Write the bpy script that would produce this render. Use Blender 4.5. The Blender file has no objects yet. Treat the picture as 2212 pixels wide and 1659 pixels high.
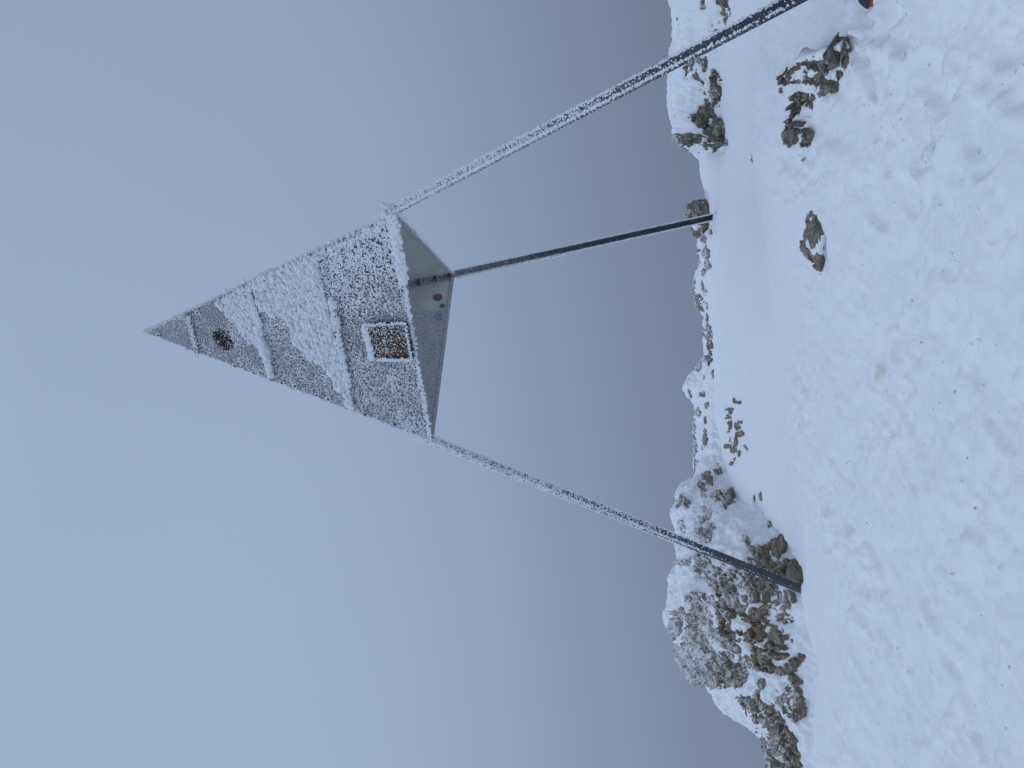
import bpy, math
import numpy as np
from mathutils import Matrix, Vector

# ------------------------------------------------------------------ camera
EYE = np.array([0.0, 0.0, 1.55])
PITCH, ROLL = math.radians(8.877), math.radians(-3.71)
FPX, CX, CY = 1662.0, 1106.0, 829.5          # focal length and centre for a 2212 x 1659 view
_right = np.array([1.0, 0, 0])
_fwd = np.array([0, math.cos(PITCH), math.sin(PITCH)])
_up = np.array([0, -math.sin(PITCH), math.cos(PITCH)])
E_R = math.cos(ROLL) * _right + math.sin(ROLL) * _up      # image up of the turned phone
E_U = -math.sin(ROLL) * _right + math.cos(ROLL) * _up     # world up, image left
scene = bpy.context.scene
cam_d = bpy.data.cameras.new('camera')
cam_d.sensor_width = 36.0
cam_d.lens = FPX / 2212.0 * 36.0
cam_d.clip_start, cam_d.clip_end = 0.05, 2000.0
cam = bpy.data.objects.new('camera', cam_d)
scene.collection.objects.link(cam)
cam.matrix_world = Matrix((
    (-E_U[0], E_R[0], -_fwd[0], EYE[0]),
    (-E_U[1], E_R[1], -_fwd[1], EYE[1]),
    (-E_U[2], E_R[2], -_fwd[2], EYE[2]),
    (0, 0, 0, 1)))
scene.camera = cam

# ------------------------------------------------------------------ sky: inside a cloud, paler overhead
world = bpy.data.worlds.new('World'); scene.world = world; world.use_nodes = True
nt = world.node_tree; nt.nodes.clear()
N = lambda t, k: t.nodes.new(k)
tc = N(nt, 'ShaderNodeTexCoord'); sep = N(nt, 'ShaderNodeSeparateXYZ')
nt.links.new(tc.outputs['Generated'], sep.inputs[0])
mr = N(nt, 'ShaderNodeMapRange'); mr.inputs['From Min'].default_value = -1; mr.inputs['From Max'].default_value = 1
nt.links.new(sep.outputs['Z'], mr.inputs['Value'])
ramp = N(nt, 'ShaderNodeValToRGB'); nt.links.new(mr.outputs[0], ramp.inputs[0])
TINT = (0.54, 0.695, 0.985)
stops = [(-1, .24), (-.25, .28), (-.06, .335), (0.0, .37), (.05, .40), (.11, .435), (.2, .495), (.3, .54), (.42, .568), (.65, .585), (.8, .68), (1.0, .82)]
el = ramp.color_ramp.elements
while len(el) < len(stops): el.new(0.5)
for e, (z, L) in zip(el, stops):
    e.position = (z + 1) / 2; e.color = (L * TINT[0], L * TINT[1], L * TINT[2], 1)
ramp.color_ramp.interpolation = 'B_SPLINE' if False else 'LINEAR'
mx = N(nt, 'ShaderNodeMath'); mx.operation = 'MULTIPLY_ADD'
mx.inputs[1].default_value = -0.19; mx.inputs[2].default_value = 1.0
nt.links.new(sep.outputs['X'], mx.inputs[0])
fn = N(nt, 'ShaderNodeTexNoise'); fn.inputs['Scale'].default_value = 1.6; fn.inputs['Detail'].default_value = 3; nt.links.new(tc.outputs['Generated'], fn.inputs['Vector'])
fm = N(nt, 'ShaderNodeMath'); fm.operation = 'MULTIPLY_ADD'; fm.inputs[1].default_value = .09; nt.links.new(fn.outputs['Fac'], fm.inputs[0])
mx2 = N(nt, 'ShaderNodeMath'); mx2.operation = 'SUBTRACT'; nt.links.new(mx.outputs[0], mx2.inputs[0]); mx2.inputs[1].default_value = .045; nt.links.new(mx2.outputs[0], fm.inputs[2]); mx = fm
bg = N(nt, 'ShaderNodeBackground'); nt.links.new(ramp.outputs[0], bg.inputs['Color'])
nt.links.new(mx.outputs[0], bg.inputs['Strength'])
wo = N(nt, 'ShaderNodeOutputWorld'); nt.links.new(bg.outputs[0], wo.inputs[0])

sun_d = bpy.data.lights.new('sun', 'SUN'); sun_d.energy = 0.74; sun_d.angle = math.radians(50)
sun_d.color = (0.70, 0.82, 1.0)
sun = bpy.data.objects.new('sun', sun_d); scene.collection.objects.link(sun)
sun.rotation_euler = Vector((0.40, 0.22, -0.9)).to_track_quat('-Z', 'Y').to_euler()

vs = scene.view_settings
vs.view_transform = 'Standard'; vs.look = 'None'; vs.exposure = 0.0; vs.gamma = 1.0; vs.use_curve_mapping = False

# ------------------------------------------------------------------ helpers
COL = scene.collection
def ray(x, y):
    """direction through a point of the 2212 x 1659 view"""
    d = _fwd * FPX + E_R * (CY - y) - E_U * (x - CX)
    return d / d[1]
def at(x, y, Y):
    return EYE + ray(x, y) * Y
def on_plane(x, y, p, n):
    d = ray(x, y); return EYE + d * (np.dot(p - EYE, n) / np.dot(d, n))
def gplane(X, Y): return 1.55 - 1.183 + 0.092 * (Y - 6.04)
def on_ground(x, y, lift=0.0):
    d = ray(x, y); t = (1.55 - 1.183 - 0.092 * 6.04 + lift - EYE[2]) / (d[2] - 0.092)
    return EYE + d * t
def face2(P):
    """view position of points"""
    d = P - EYE; f = d @ _fwd; return CX - (d @ E_U) / f * FPX, CY - (d @ E_R) / f * FPX
def smooth(a, b, x):
    t = np.clip((x - a) / (b - a), 0, 1); return t * t * (3 - 2 * t)
def norm(v): return v / np.linalg.norm(v)

_rng = np.random.default_rng(7)
PERM = _rng.permutation(512).astype(np.int64); PERM = np.concatenate([PERM, PERM, PERM])
GRAD = _rng.normal(size=(512, 3)); GRAD /= np.linalg.norm(GRAD, axis=1)[:, None]
RND = _rng.random((512, 8))
def _h(i, j, k): return PERM[PERM[PERM[i & 511] + (j & 511)] + (k & 511)] & 511
def perlin(p):
    p = np.asarray(p, float); f = np.floor(p); i = f.astype(np.int64); f = p - f
    u = f * f * f * (f * (f * 6 - 15) + 10); out = 0
    for a in (0, 1):
        for b in (0, 1):
            for c in (0, 1):
                g = GRAD[_h(i[:, 0] + a, i[:, 1] + b, i[:, 2] + c)]
                d = ((f - (a, b, c)) * g).sum(1)
                w = (u[:, 0] if a else 1 - u[:, 0]) * (u[:, 1] if b else 1 - u[:, 1]) * (u[:, 2] if c else 1 - u[:, 2])
                out = out + w * d
    return out * 1.6
def fbm(p, oct=4, gain=0.5, lac=2.03):
    s = 0; a = 1.0
    for o in range(oct):
        s = s + a * perlin(p + o * 17.3); p = p * lac; a *= gain
    return s
def facets(p, slope=0.55, off=0.25):
    """chiselled rock: every cell of a Worley pattern is a tilted flat face"""
    i = np.floor(p).astype(np.int64); best = np.full(len(p), 1e9); out = np.zeros(len(p))
    for a in (-1, 0, 1):
        for b in (-1, 0, 1):
            for c in (-1, 0, 1):
                q = i + (a, b, c); h = _h(q[:, 0], q[:, 1], q[:, 2]); r = RND[h]
                d = p - (q + r[:, :3]); dd = (d * d).sum(1)
                v = (d * (r[:, 3:6] - .5)).sum(1) * 2 * slope + (r[:, 6] - .5) * 2 * off
                m = dd < best; best = np.where(m, dd, best); out = np.where(m, v, out)
    return out

def mesh(name, V, F, mat, parent=None, smooth_sh=True):
    V = np.asarray(V, np.float32); me = bpy.data.meshes.new(name)
    if isinstance(F, np.ndarray):
        k = F.shape[1]; me.vertices.add(len(V)); me.vertices.foreach_set('co', V.ravel())
        me.loops.add(F.size); me.loops.foreach_set('vertex_index', F.ravel().astype(np.int32))
        me.polygons.add(len(F)); me.polygons.foreach_set('loop_start', np.arange(0, F.size, k, dtype=np.int32))
        me.polygons.foreach_set('loop_total', np.full(len(F), k, np.int32))
        me.update(calc_edges=True)
    else:
        me.from_pydata([tuple(v) for v in V.tolist()], [], F); me.update()
    me.polygons.foreach_set('use_smooth', np.full(len(me.polygons), smooth_sh, bool))
    me.materials.append(mat)
    o = bpy.data.objects.new(name, me); COL.objects.link(o)
    if parent is not None: o.parent = parent; o.matrix_parent_inverse = Matrix.Translation(-parent.location)
    return o
def tag(o, label=None, cat=None, group=None, kind=None):
    if label: o['label'] = label
    if cat: o['category'] = cat
    if group: o['group'] = group
    if kind: o['kind'] = kind
    return o
def empty(name, loc):
    o = bpy.data.objects.new(name, None); o.empty_display_size = .2; COL.objects.link(o); o.location = loc; return o
def grid_faces(n, m):
    i = np.arange(n - 1)[:, None] * m + np.arange(m - 1)[None]
    i = i.ravel(); return np.stack([i, i + m, i + m + 1, i + 1], 1)
def grid_normals(P):
    a = np.gradient(P, axis=0); b = np.gradient(P, axis=1); n = np.cross(a, b)
    return n / (np.linalg.norm(n, axis=2, keepdims=True) + 1e-12)

# ------------------------------------------------------------------ materials
def mat(name):
    m = bpy.data.materials.new(name); m.use_nodes = True; t = m.node_tree
    return m, t, t.nodes['Principled BSDF']
def noise(t, scale, detail=4, rough=.55, vec=None):
    n = N(t, 'ShaderNodeTexNoise'); n.inputs['Scale'].default_value = scale; n.inputs['Detail'].default_value = detail
    n.inputs['Roughness'].default_value = rough
    if vec is not None: t.links.new(vec, n.inputs['Vector'])
    return n.outputs['Fac']
def pos(t):
    g = N(t, 'ShaderNodeNewGeometry'); return g.outputs['Position'], g.outputs['Normal']
def cramp(t, fac, st):
    r = N(t, 'ShaderNodeValToRGB'); e = r.color_ramp.elements
    while len(e) < len(st): e.new(.5)
    for q, (p, c) in zip(e, st): q.position = p; q.color = (*c, 1) if len(c) == 3 else c
    t.links.new(fac, r.inputs[0]); return r.outputs[0]
def bump(t, b, h, strength, dist):
    n = N(t, 'ShaderNodeBump'); n.inputs['Strength'].default_value = strength; n.inputs['Distance'].default_value = dist
    t.links.new(h, n.inputs['Height'])
    t.links.new(n.outputs[0], b.inputs['Normal']); return n
def mixc(t, fac, a, b):
    m = N(t, 'ShaderNodeMix'); m.data_type = 'RGBA'
    for s, v in ((m.inputs[0], fac), (m.inputs[6], a), (m.inputs[7], b)):
        if hasattr(v, 'links'): t.links.new(v, s)
        elif isinstance(v, (int, float)): s.default_value = v
        else: s.default_value = (*v, 1)
    return m.outputs[2]
def mth(t, op, a, b=None, c=None):
    m = N(t, 'ShaderNodeMath'); m.operation = op; m.use_clamp = False
    for s, v in zip(m.inputs, (a, b, c)):
        if v is None: continue
        if hasattr(v, 'links'): t.links.new(v, s)
        else: s.default_value = v
    return m.outputs[0]

def snow_material(name, stain=None, fine=1.0):
    m, t, b = mat(name); P, _ = pos(t)
    c = cramp(t, noise(t, 2.2, 5, .6, P), [(.3, (.855, .865, .875)), (.7, (.885, .885, .885))])
    if stain is not None:
        d = N(t, 'ShaderNodeVectorMath'); d.operation = 'DISTANCE'; t.links.new(P, d.inputs[0]); d.inputs[1].default_value = tuple(stain)
        near = mth(t, 'MULTIPLY', d.outputs['Value'], 1 / .13)
        f = mth(t, 'SUBTRACT', mth(t, 'MULTIPLY', noise(t, 16, 5, .65, P), 1.5), near)
        f = cramp(t, f, [(.0, (0, 0, 0)), (.55, (.55, .55, .55))])
        c = mixc(t, f, c, (.62, .45, .29))
    t.links.new(c, b.inputs['Base Color'])
    b.inputs['Roughness'].default_value = .75; b.inputs['Specular IOR Level'].default_value = .25
    h = mth(t, 'ADD', mth(t, 'MULTIPLY', noise(t, 26, 6, .62, P), .75 * fine), mth(t, 'MULTIPLY', noise(t, 150, 3, .6, P), .2))
    bump(t, b, h, .7, .014)
    return m

def rock_material(name, frost=0.0, rust=0.0, dark=1.0, warm=0.0):
    m, t, b = mat(name); P, Nn = pos(t)
    mp = N(t, 'ShaderNodeMapping'); mp.inputs['Rotation'].default_value = (.5, .9, .3); mp.inputs['Scale'].default_value = (1, 1, 2.6)
    t.links.new(P, mp.inputs['Vector'])
    n1 = noise(t, 3.2, 8, .68, mp.outputs[0])
    c = cramp(t, n1, [(.26, (.075 * dark, .062 * dark, .048 * dark)), (.43, (.17 * dark, .145 * dark, .112 * dark)), (.56, (.27 * dark, .232 * dark, .18 * dark)), (.72, (.36 * dark, .325 * dark, .275 * dark))])
    n2 = noise(t, 22, 6, .7, mp.outputs[0])
    c = mixc(t, cramp(t, n2, [(.34, (.85, .85, .85)), (.5, (0, 0, 0))]), c, (.05, .042, .036))
    vo = N(t, 'ShaderNodeTexVoronoi'); vo.feature = 'DISTANCE_TO_EDGE'; vo.inputs['Scale'].default_value = 9
    wp = N(t, 'ShaderNodeVectorMath'); wp.operation = 'MULTIPLY_ADD'; wn = N(t, 'ShaderNodeTexNoise'); wn.inputs['Scale'].default_value = 6; wn.inputs['Detail'].default_value = 4
    t.links.new(mp.outputs[0], wn.inputs['Vector']); t.links.new(wn.outputs['Color'], wp.inputs[0]); wp.inputs[1].default_value = (.22, .22, .22); t.links.new(mp.outputs[0], wp.inputs[2])
    t.links.new(wp.outputs[0], vo.inputs['Vector'])
    v2 = N(t, 'ShaderNodeTexVoronoi'); v2.inputs['Scale'].default_value = 7; t.links.new(wp.outputs[0], v2.inputs['Vector'])
    sv_ = N(t, 'ShaderNodeSeparateColor'); t.links.new(v2.outputs['Color'], sv_.inputs[0])
    c = mixc(t, mth(t, 'MULTIPLY', sv_.outputs[0], .55), c, (.33, .295, .24))
    c = mixc(t, cramp(t, vo.outputs['Distance'], [(.0, (.9, .9, .9)), (.055, (0, 0, 0))]), c, (.025, .022, .02))
    if rust:
        f = cramp(t, noise(t, 1.7, 5, .6, P), [(.5, (0, 0, 0)), (.68, (rust, rust, rust))])
        c = mixc(t, f, c, (.30, .165, .06))
    if warm: c = mixc(t, mth(t, 'MULTIPLY', noise(t, 5, 5, .6, P), warm), c, (.42, .31, .19))
    if frost:
        sz = N(t, 'ShaderNodeSeparateXYZ'); t.links.new(Nn, sz.inputs[0])
        f = mth(t, 'ADD', noise(t, 80, 5, .72, P), mth(t, 'MULTIPLY', noise(t, 2.1, 4, .6, P), .55))
        f = mth(t, 'ADD', f, mth(t, 'MULTIPLY', sz.outputs['Z'], .14))
        zp = N(t, 'ShaderNodeSeparateXYZ'); t.links.new(P, zp.inputs[0])
        f = mth(t, 'ADD', f, mth(t, 'MULTIPLY', mth(t, 'SUBTRACT', zp.outputs['Z'], .95), .28))
        lo = 1.03 - frost * .25
        c = mixc(t, cramp(t, f, [(lo - .09 if lo - .09 < 1 else .99, (0, 0, 0)), (min(lo + .05, 1), (.85, .85, .85))]), c, (.84, .85, .86))
    t.links.new(c, b.inputs['Base Color']); b.inputs['Roughness'].default_value = .85
    h = mth(t, 'ADD', mth(t, 'MULTIPLY', n1, .6), mth(t, 'MULTIPLY', n2, .5))
    bump(t, b, h, .9, .03)
    return m

STAIN = on_ground(1885, 800)
M_SNOW = snow_material('trampled_snow', STAIN)
M_CAP = snow_material('wind_packed_snow', None, .6)
M_ROCK = rock_material('limestone', frost=.25)
M_ROCK_FROST = rock_material('rimed_limestone', frost=.74, rust=.5, warm=.4)
M_ROCK_RIM = rock_material('frosted_limestone', frost=.6)
M_ROCK_BROWN = rock_material('brown_limestone', frost=.1, rust=.2, warm=.35)

m, t, b = mat('rime'); b.inputs['Base Color'].default_value = (.87, .885, .9, 1); b.inputs['Roughness'].default_value = .7; b.inputs['Specular IOR Level'].default_value = .3
M_RIME = m
def metal(name, c0, c1, scale, rough, frost=None):
    m, t, b = mat(name); P, _ = pos(t)
    c = cramp(t, noise(t, scale, 6, .65, P), [(.3, c0), (.7, c1)])
    if frost:
        c = mixc(t, cramp(t, noise(t, 75, 4, .6, P), [(frost - .06, (0, 0, 0)), (frost + .08, (.7, .7, .7))]), c, (.75, .77, .78))
    t.links.new(c, b.inputs['Base Color']); b.inputs['Roughness'].default_value = rough; b.inputs['Metallic'].default_value = 0.0
    b.inputs['Specular IOR Level'].default_value = .35
    bump(t, b, noise(t, 90, 3, .6, P), .25, .002)
    return m
M_PANEL = metal('weathered_sheet', (.19, .197, .21), (.36, .37, .38), 45, .6)
M_INNER = metal('bare_sheet_inside', (.50, .53, .50), (.68, .70, .66), 3.5, .55)
M_INNER_FROST = metal('frosted_sheet_inside', (.34, .36, .36), (.44, .46, .46), 9, .6, .52)
M_STEEL = metal('dark_steel', (.035, .047, .058), (.075, .09, .10), 11, .45)
def leg_metal(name, zoff):
    m, t, b = mat(name); P, _ = pos(t)
    c = cramp(t, noise(t, 11, 6, .65, P), [(.3, (.035, .047, .058)), (.7, (.075, .09, .10))])
    z = N(t, 'ShaderNodeSeparateXYZ'); t.links.new(P, z.inputs[0])
    f = mth(t, 'ADD', noise(t, 55, 5, .7, P), mth(t, 'MULTIPLY', mth(t, 'SUBTRACT', z.outputs['Z'], zoff), .17))
    c = mixc(t, cramp(t, f, [(.46, (0, 0, 0)), (.78, (.62, .62, .62))]), c, (.62, .64, .66))
    t.links.new(c, b.inputs['Base Color']); b.inputs['Roughness'].default_value = .55
    return m
M_LEG = leg_metal('rimed_leg_steel', 1.5); M_LEG_REAR = leg_metal('dusted_leg_steel', 2.3)
M_BLACK = metal('black_paint', (.008, .008, .012), (.02, .02, .026), 20, .5)
M_BLACK.node_tree.nodes['Principled BSDF'].inputs['Specular IOR Level'].default_value = .08
M_RUST = metal('rust_red_plate', (.045, .021, .016), (.135, .062, .038), 24, .7)

# ------------------------------------------------------------------ ground
ledge_px = [(1688, 1120), (1690, 1160), (1703, 1190), (1724, 1203), (1737, 1233), (1742, 1258), (1722, 1294), (1728, 1331), (1744, 1350), (1750, 1395), (1764, 1430), (1762, 1470), (1762, 1530), (1764, 1570), (1768, 1640), (1772, 1720)]
ledge = np.array([on_ground(*p) for p in ledge_px]); ledge = ledge[np.argsort(ledge[:, 0])]
prints = [  # footprints: view position, length, width, turn, depth
    (1885, 150, .34, .17, .3, .09), (1880, 45, .36, .20, .1, .10), (1925, 25, .30, .16, -.3, .09), (1950, 70, .26, .15, .2, .06),
    (1865, 100, .2, .12, .6, .05), (1900, 60, .18, .12, .9, .05), (2010, 185, .34, .2, .5, .055), (1988, 285, .26, .15, .2, .05), (2030, 250, .3, .2, -.4, .04), (1985, 340, .26, .15, .4, .045),
    (1960, 420, .3, .16, .7, .04), (1910, 330, .22, .13, .2, .035), (1890, 460, .3, .15, .9, .035), (2060, 520, .4, .22, .3, .045), (2120, 300, .42, .22, .6, .045),
    (1850, 640, .35, .14, 1.1, .025), (1900, 900, .4, .16, 1.2, .03), (2040, 760, .4, .22, .2, .035), (1960, 1010, .4, .2, .9, .04), (2090, 1060, .42, .22, .3, .035), (1870, 1180, .35, .17, .6, .03),
    (1990, 1290, .4, .2, 1.0, .04), (2120, 1330, .5, .25, .2, .035), (1850, 1420, .4, .18, .8, .03), (1960, 1530, .42, .2, .4, .035), (2110, 1560, .5, .24, .7, .04), (2150, 830, .5, .25, .4, .035), (1810, 1010, .4, .14, 1.2, .025), (2170, 120, .45, .22, .3, .05)]
mounds = [  # view position, forward metres, radius x, radius y, height
    (1640, 330, 5.95, .85, .55, .13), (1690, 180, 5.6, .75, .45, .12), (1780, 400, 4.95, .5, .4, .05),
    
    (1520, 350, 8.9, .6, .35, .10), (1600, 1080, 7.8, .7, .6, .06), (1744, 1278, 6.0, .16, .12, .035)]
SEAT = on_ground(1850, -2) + np.array([.72, 0, 0])
def ground_z(X, Y, detail=True):
    sh = X.shape; X = X.ravel().astype(float); Y = Y.ravel().astype(float)
    yc = np.interp(X, [-6, -3.4, -2.9, -2.3, -1.6, -1, .3, 1.2, 2.0, 3.0, 6], [5.4, 6.4, 6.9, 7.8, 8.6, 9.2, 9.5, 9.0, 8.5, 8.9, 9.2]) + .12 * perlin(np.stack([X * .9, X * 0 + 3.1, X * 0], 1))
    Z = gplane(X, np.minimum(Y, yc))
    far = np.maximum(Y - yc, 0)
    Z -= np.where(far < 1.2, .32 * far ** 2, .46 + .77 * (far - 1.2))
    side = np.maximum(np.abs(X - .3) - 4.6, 0); Z -= .05 * np.minimum(side, 3) ** 2 + .7 * np.maximum(side - 3, 0) * .8
    back = np.maximum(-Y - 2.5, 0); Z -= .1 * np.minimum(back, 3) ** 2 + .65 * np.maximum(back - 3, 0)
    p = np.stack([X, Y, X * 0], 1)
    Z += .055 * fbm(p * .55 + 5, 3)
    for (x, y, D, rx, ry, h) in mounds:
        c = at(x, y, D); Z += h * np.exp(-(((X - c[0]) / rx) ** 2 + ((Y - c[1]) / ry) ** 2))
    Z += .42 * np.exp(-(((X - SEAT[0]) / .30) ** 4 + ((Y - SEAT[1]) / .45) ** 4))
    if detail:
        near = 1 - smooth(5.1, 6.7, Y + .25 * X * 0 + .5 * perlin(p * .8 + 31))
        near = np.maximum(near, .12)
        lum = fbm(p * 2.6 + 11, 5, .55)
        bil = np.abs(fbm(p * 5.2 + 40, 4, .55))
        # drag marks of boots and skis, running slantwise
        a = .95; s = np.stack([(X * math.cos(a) + Y * math.sin(a)) * .9, (-X * math.sin(a) + Y * math.cos(a)) * 6.5, X * 0], 1)
        st = fbm(s + .35 * fbm(p * 1.1, 2)[:, None], 3, .55)
        clod = smooth(-.15, .4, perlin(p * 1.3 + 60))
        Z += near * (.024 * lum + .042 * (bil - .3) * clod + .013 * st)
        Z += near * (.0075 * fbm(p * 10, 4, .6) * (.5 + clod) - .020 * smooth(.42, .75, perlin(p * 8.5 + 80)) - .012 * smooth(.4, .7, perlin(p * 17 + 33)))
        Z += near * clod * .016 * (.35 - np.abs(fbm(p * 5.5 + 90, 3, .6)))
        for (x, y, l, w, r, d) in prints:
            d = d * (.55 if y > 400 else .9)
            c = on_ground(x, y); dx, dy = X - c[0], Y - c[1]
            m = (np.abs(dx) < .8) & (np.abs(dy) < .8)
            if not m.any(): continue
            u = dx[m] * math.cos(r) + dy[m] * math.sin(r); v = -dx[m] * math.sin(r) + dy[m] * math.cos(r)
            q = (u / (l * .5)) ** 2 + (v / (w * .5)) ** 2 + .55 * fbm(p[m] * 9 + 3, 3)
            Z[m] += -d * (1 - smooth(.45, 1.15, q)) + .28 * d * np.exp(-((q - 1.5) / .5) ** 2)
        ye = np.interp(X, ledge[:, 0], ledge[:, 1]) + .05 * fbm(p * 5 + 9, 3)
        on = smooth(ledge[0, 0], ledge[0, 0] + .1, X) * (1 - smooth(ledge[-1, 0] - .5, ledge[-1, 0], X))
        Z -= on * .055 * smooth(0, .045, Y - ye) * (1 - smooth(.5, 1.4, Y - ye))
    # wind scoop in front of the outcrop and around the boulders
    return Z.reshape(sh)
def axis(lo, a, b, hi, step, grow):
    mid = np.arange(a, b, step); l, r = [], []; s = step; v = a
    while v > lo: s *= grow; v -= s; l.append(v)
    s = step; v = mid[-1]
    while v < hi: s *= grow; v += s; r.append(v)
    return np.concatenate([l[::-1], mid, r])
gx = axis(-400, -4.6, 4.6, 400, .019, 1.12)
gy = np.concatenate([axis(-400, 2.3, 6.6, 6.6, .017, 1.12)[:-1], axis(6.6, 6.6, 10.2, 400, .03, 1.12)])
gy = np.unique(np.round(gy, 5)); gy = gy[np.concatenate([[True], np.diff(gy) > .004])]
GX, GY = np.meshgrid(gx, gy, indexing='ij')
GZ = ground_z(GX, GY)
ground = mesh('snow_ground', np.stack([GX, GY, GZ], 2).reshape(-1, 3), grid_faces(len(gx), len(gy)), M_SNOW)
tag(ground, kind='structure')
def gz(x, y): return float(ground_z(np.array([x]), np.array([y]))[0])

# ------------------------------------------------------------------ rock outcrops grown between a foot line and a crest line
def outcrop(name, label, foot, crest, nu, nv, rockmat, snow_bias, amp=1.0, seed=0, cell=3.2, back=1.0, cat='rock', bulge=.12, sink=.25):
    foot = np.array(foot); crest = np.array(crest)
    s = np.linspace(0, 1, nu)
    def line(P):
        d = np.concatenate([[0], np.cumsum(np.linalg.norm(np.diff(P, axis=0), axis=1))]); d /= d[-1]
        return np.stack([np.interp(s, d, P[:, k]) for k in range(3)], 1)
    # both lines are parametrised by their own x so that they stay paired
    Fp, Cp = foot, crest
    xs = np.linspace(0, 1, nu)
    F_ = np.stack([np.interp(xs, np.linspace(0, 1, len(Fp)), Fp[:, k]) for k in range(3)], 1)
    C_ = np.stack([np.interp(xs, np.linspace(0, 1, len(Cp)), Cp[:, k]) for k in range(3)], 1)
    tv = np.linspace(-.22, 1.75, nv); S, T = np.meshgrid(s, tv, indexing='ij')
    P = np.zeros((nu, nv, 3)); w = np.clip(T, -.22, 1)[..., None]
    P = F_[:, None] * (1 - w) + C_[:, None] * w
    hump = np.sin(np.clip(T, 0, 1) * math.pi); hgt = np.linalg.norm(C_ - F_, axis=1)[:, None]
    P[..., 2] += bulge * hump * hgt; P[..., 1] -= bulge * .35 * hump * hgt
    P[..., 2] -= np.maximum(-T, 0) * sink * 3
    o = np.maximum(T - 1, 0)
    P[..., 1] += o * 1.6 * back; P[..., 2] -= o ** 2 * 1.3 * back + .05 * o
    n = grid_normals(P)
    if n[nu // 2, nv // 2, 2] < 0: n = -n
    q = P.reshape(-1, 3); nf = n.reshape(-1, 3)
    wv = np.stack([perlin(q * 1.4 + seed), perlin(q * 1.4 + 9 + seed), perlin(q * 1.4 + 23 + seed)], 1)
    A = np.array([[.86, .2, .47], [-.3, .94, .16], [-.41, -.28, .87]])        # tilted bedding
    qq = (q + .16 * wv) @ A.T * np.array([1, 1, 1.45])
    big = fbm(q * 1.25 + seed * 3.1, 2)
    dr = amp * (.09 * big + .055 * facets(qq * cell * .55 + seed) + .075 * facets(qq * cell * 1.5 + seed + 7) + .042 * facets(qq * cell * 3.6 + 3 + seed) + .020 * facets(q * 26) + .006 * fbm(q * 22, 3))
    ds = amp * (.09 * big + .03 * fbm(q * 1.7 + 50 + seed, 3) + .026 * fbm(q * 7 + 70, 3) + .03 * fbm(qq * np.array([1.5, 1.5, 4]) + 21, 3)) + .016 * fbm(q * 19, 3)
    bare, thick, proud = snow_bias(S, T, q)      # how bare (0..1), snow thickness, how far bare rock stands proud
    dr = dr * (.45 + .55 * bare) - amp * .034 * (1 - bare) + proud * bare; ds = ds + thick - .012 * bare
    fade = smooth(-.2, .06, T).reshape(-1)
    R = q + nf * (dr * (.3 + .7 * fade))[:, None]
    Sn = q + nf * (ds * (.3 + .7 * fade))[:, None]
    f = grid_faces(nu, nv)
    root = empty(name, q[(nu // 2) * nv + int(nv * .11)]); tag(root, label, cat)
    mesh('rock_face', R, f, rockmat, root, False); mesh('snow_cover', Sn, f, M_CAP, root)
    return root
ys = [930, 985, 1030, 1065, 1100, 1150, 1220, 1290, 1350, 1380, 1440, 1490, 1540, 1600, 1659, 1740, 1830]
cV = [1549, 1534, 1516, 1484, 1474, 1464, 1459, 1452, 1454, 1464, 1480, 1534, 1592, 1655, 1692, 1750, 1800]
cD = [9.1, 9.1, 9.0, 8.7, 8.5, 8.3, 8.0, 7.8, 7.7, 7.6, 7.6, 7.4, 7.3, 7.2, 7.1, 7.0, 6.9]
fV = [1553, 1566, 1584, 1608, 1634, 1672, 1712, 1738, 1742, 1743, 1746, 1748, 1748, 1750, 1752, 1765, 1790]
crest = [at(v, y, d) for v, y, d in zip(cV, ys, cD)]
foot = [on_ground(v, y) for v, y in zip(fV, ys)]
TILT = np.array([[.80, .2, .56], [-.3, .94, .16], [-.50, -.28, .82]])
def spots_bias(q, spots, rag=.30, grow=1.3):
    """how bare the rock is: 1 round the listed places (view x, y, half sizes), ragged along the bedding at their edges"""
    x, y = face2(q); m = np.zeros(len(q)); b = q @ TILT.T * np.array([.8, .8, 2.6])
    for (cx, cy, rx, ry) in spots:
        m = np.maximum(m, np.exp(-.75 * (((x - cx) / (rx * grow)) ** 2 + ((y - cy) / (ry * grow)) ** 2)))
    w = rag * (1.1 * fbm(b * 6.0 + 3, 4, .65) + .6 * facets(b * 10))
    return smooth(.43, .57, m + w * smooth(.02, .35, m))
KL = lambda x, y, rx, ry: ((2520 + x / 1.3257) / 1.8228, (1772 + y / 1.3257) / 1.8228, rx / 2.4165, ry / 2.4165)
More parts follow.
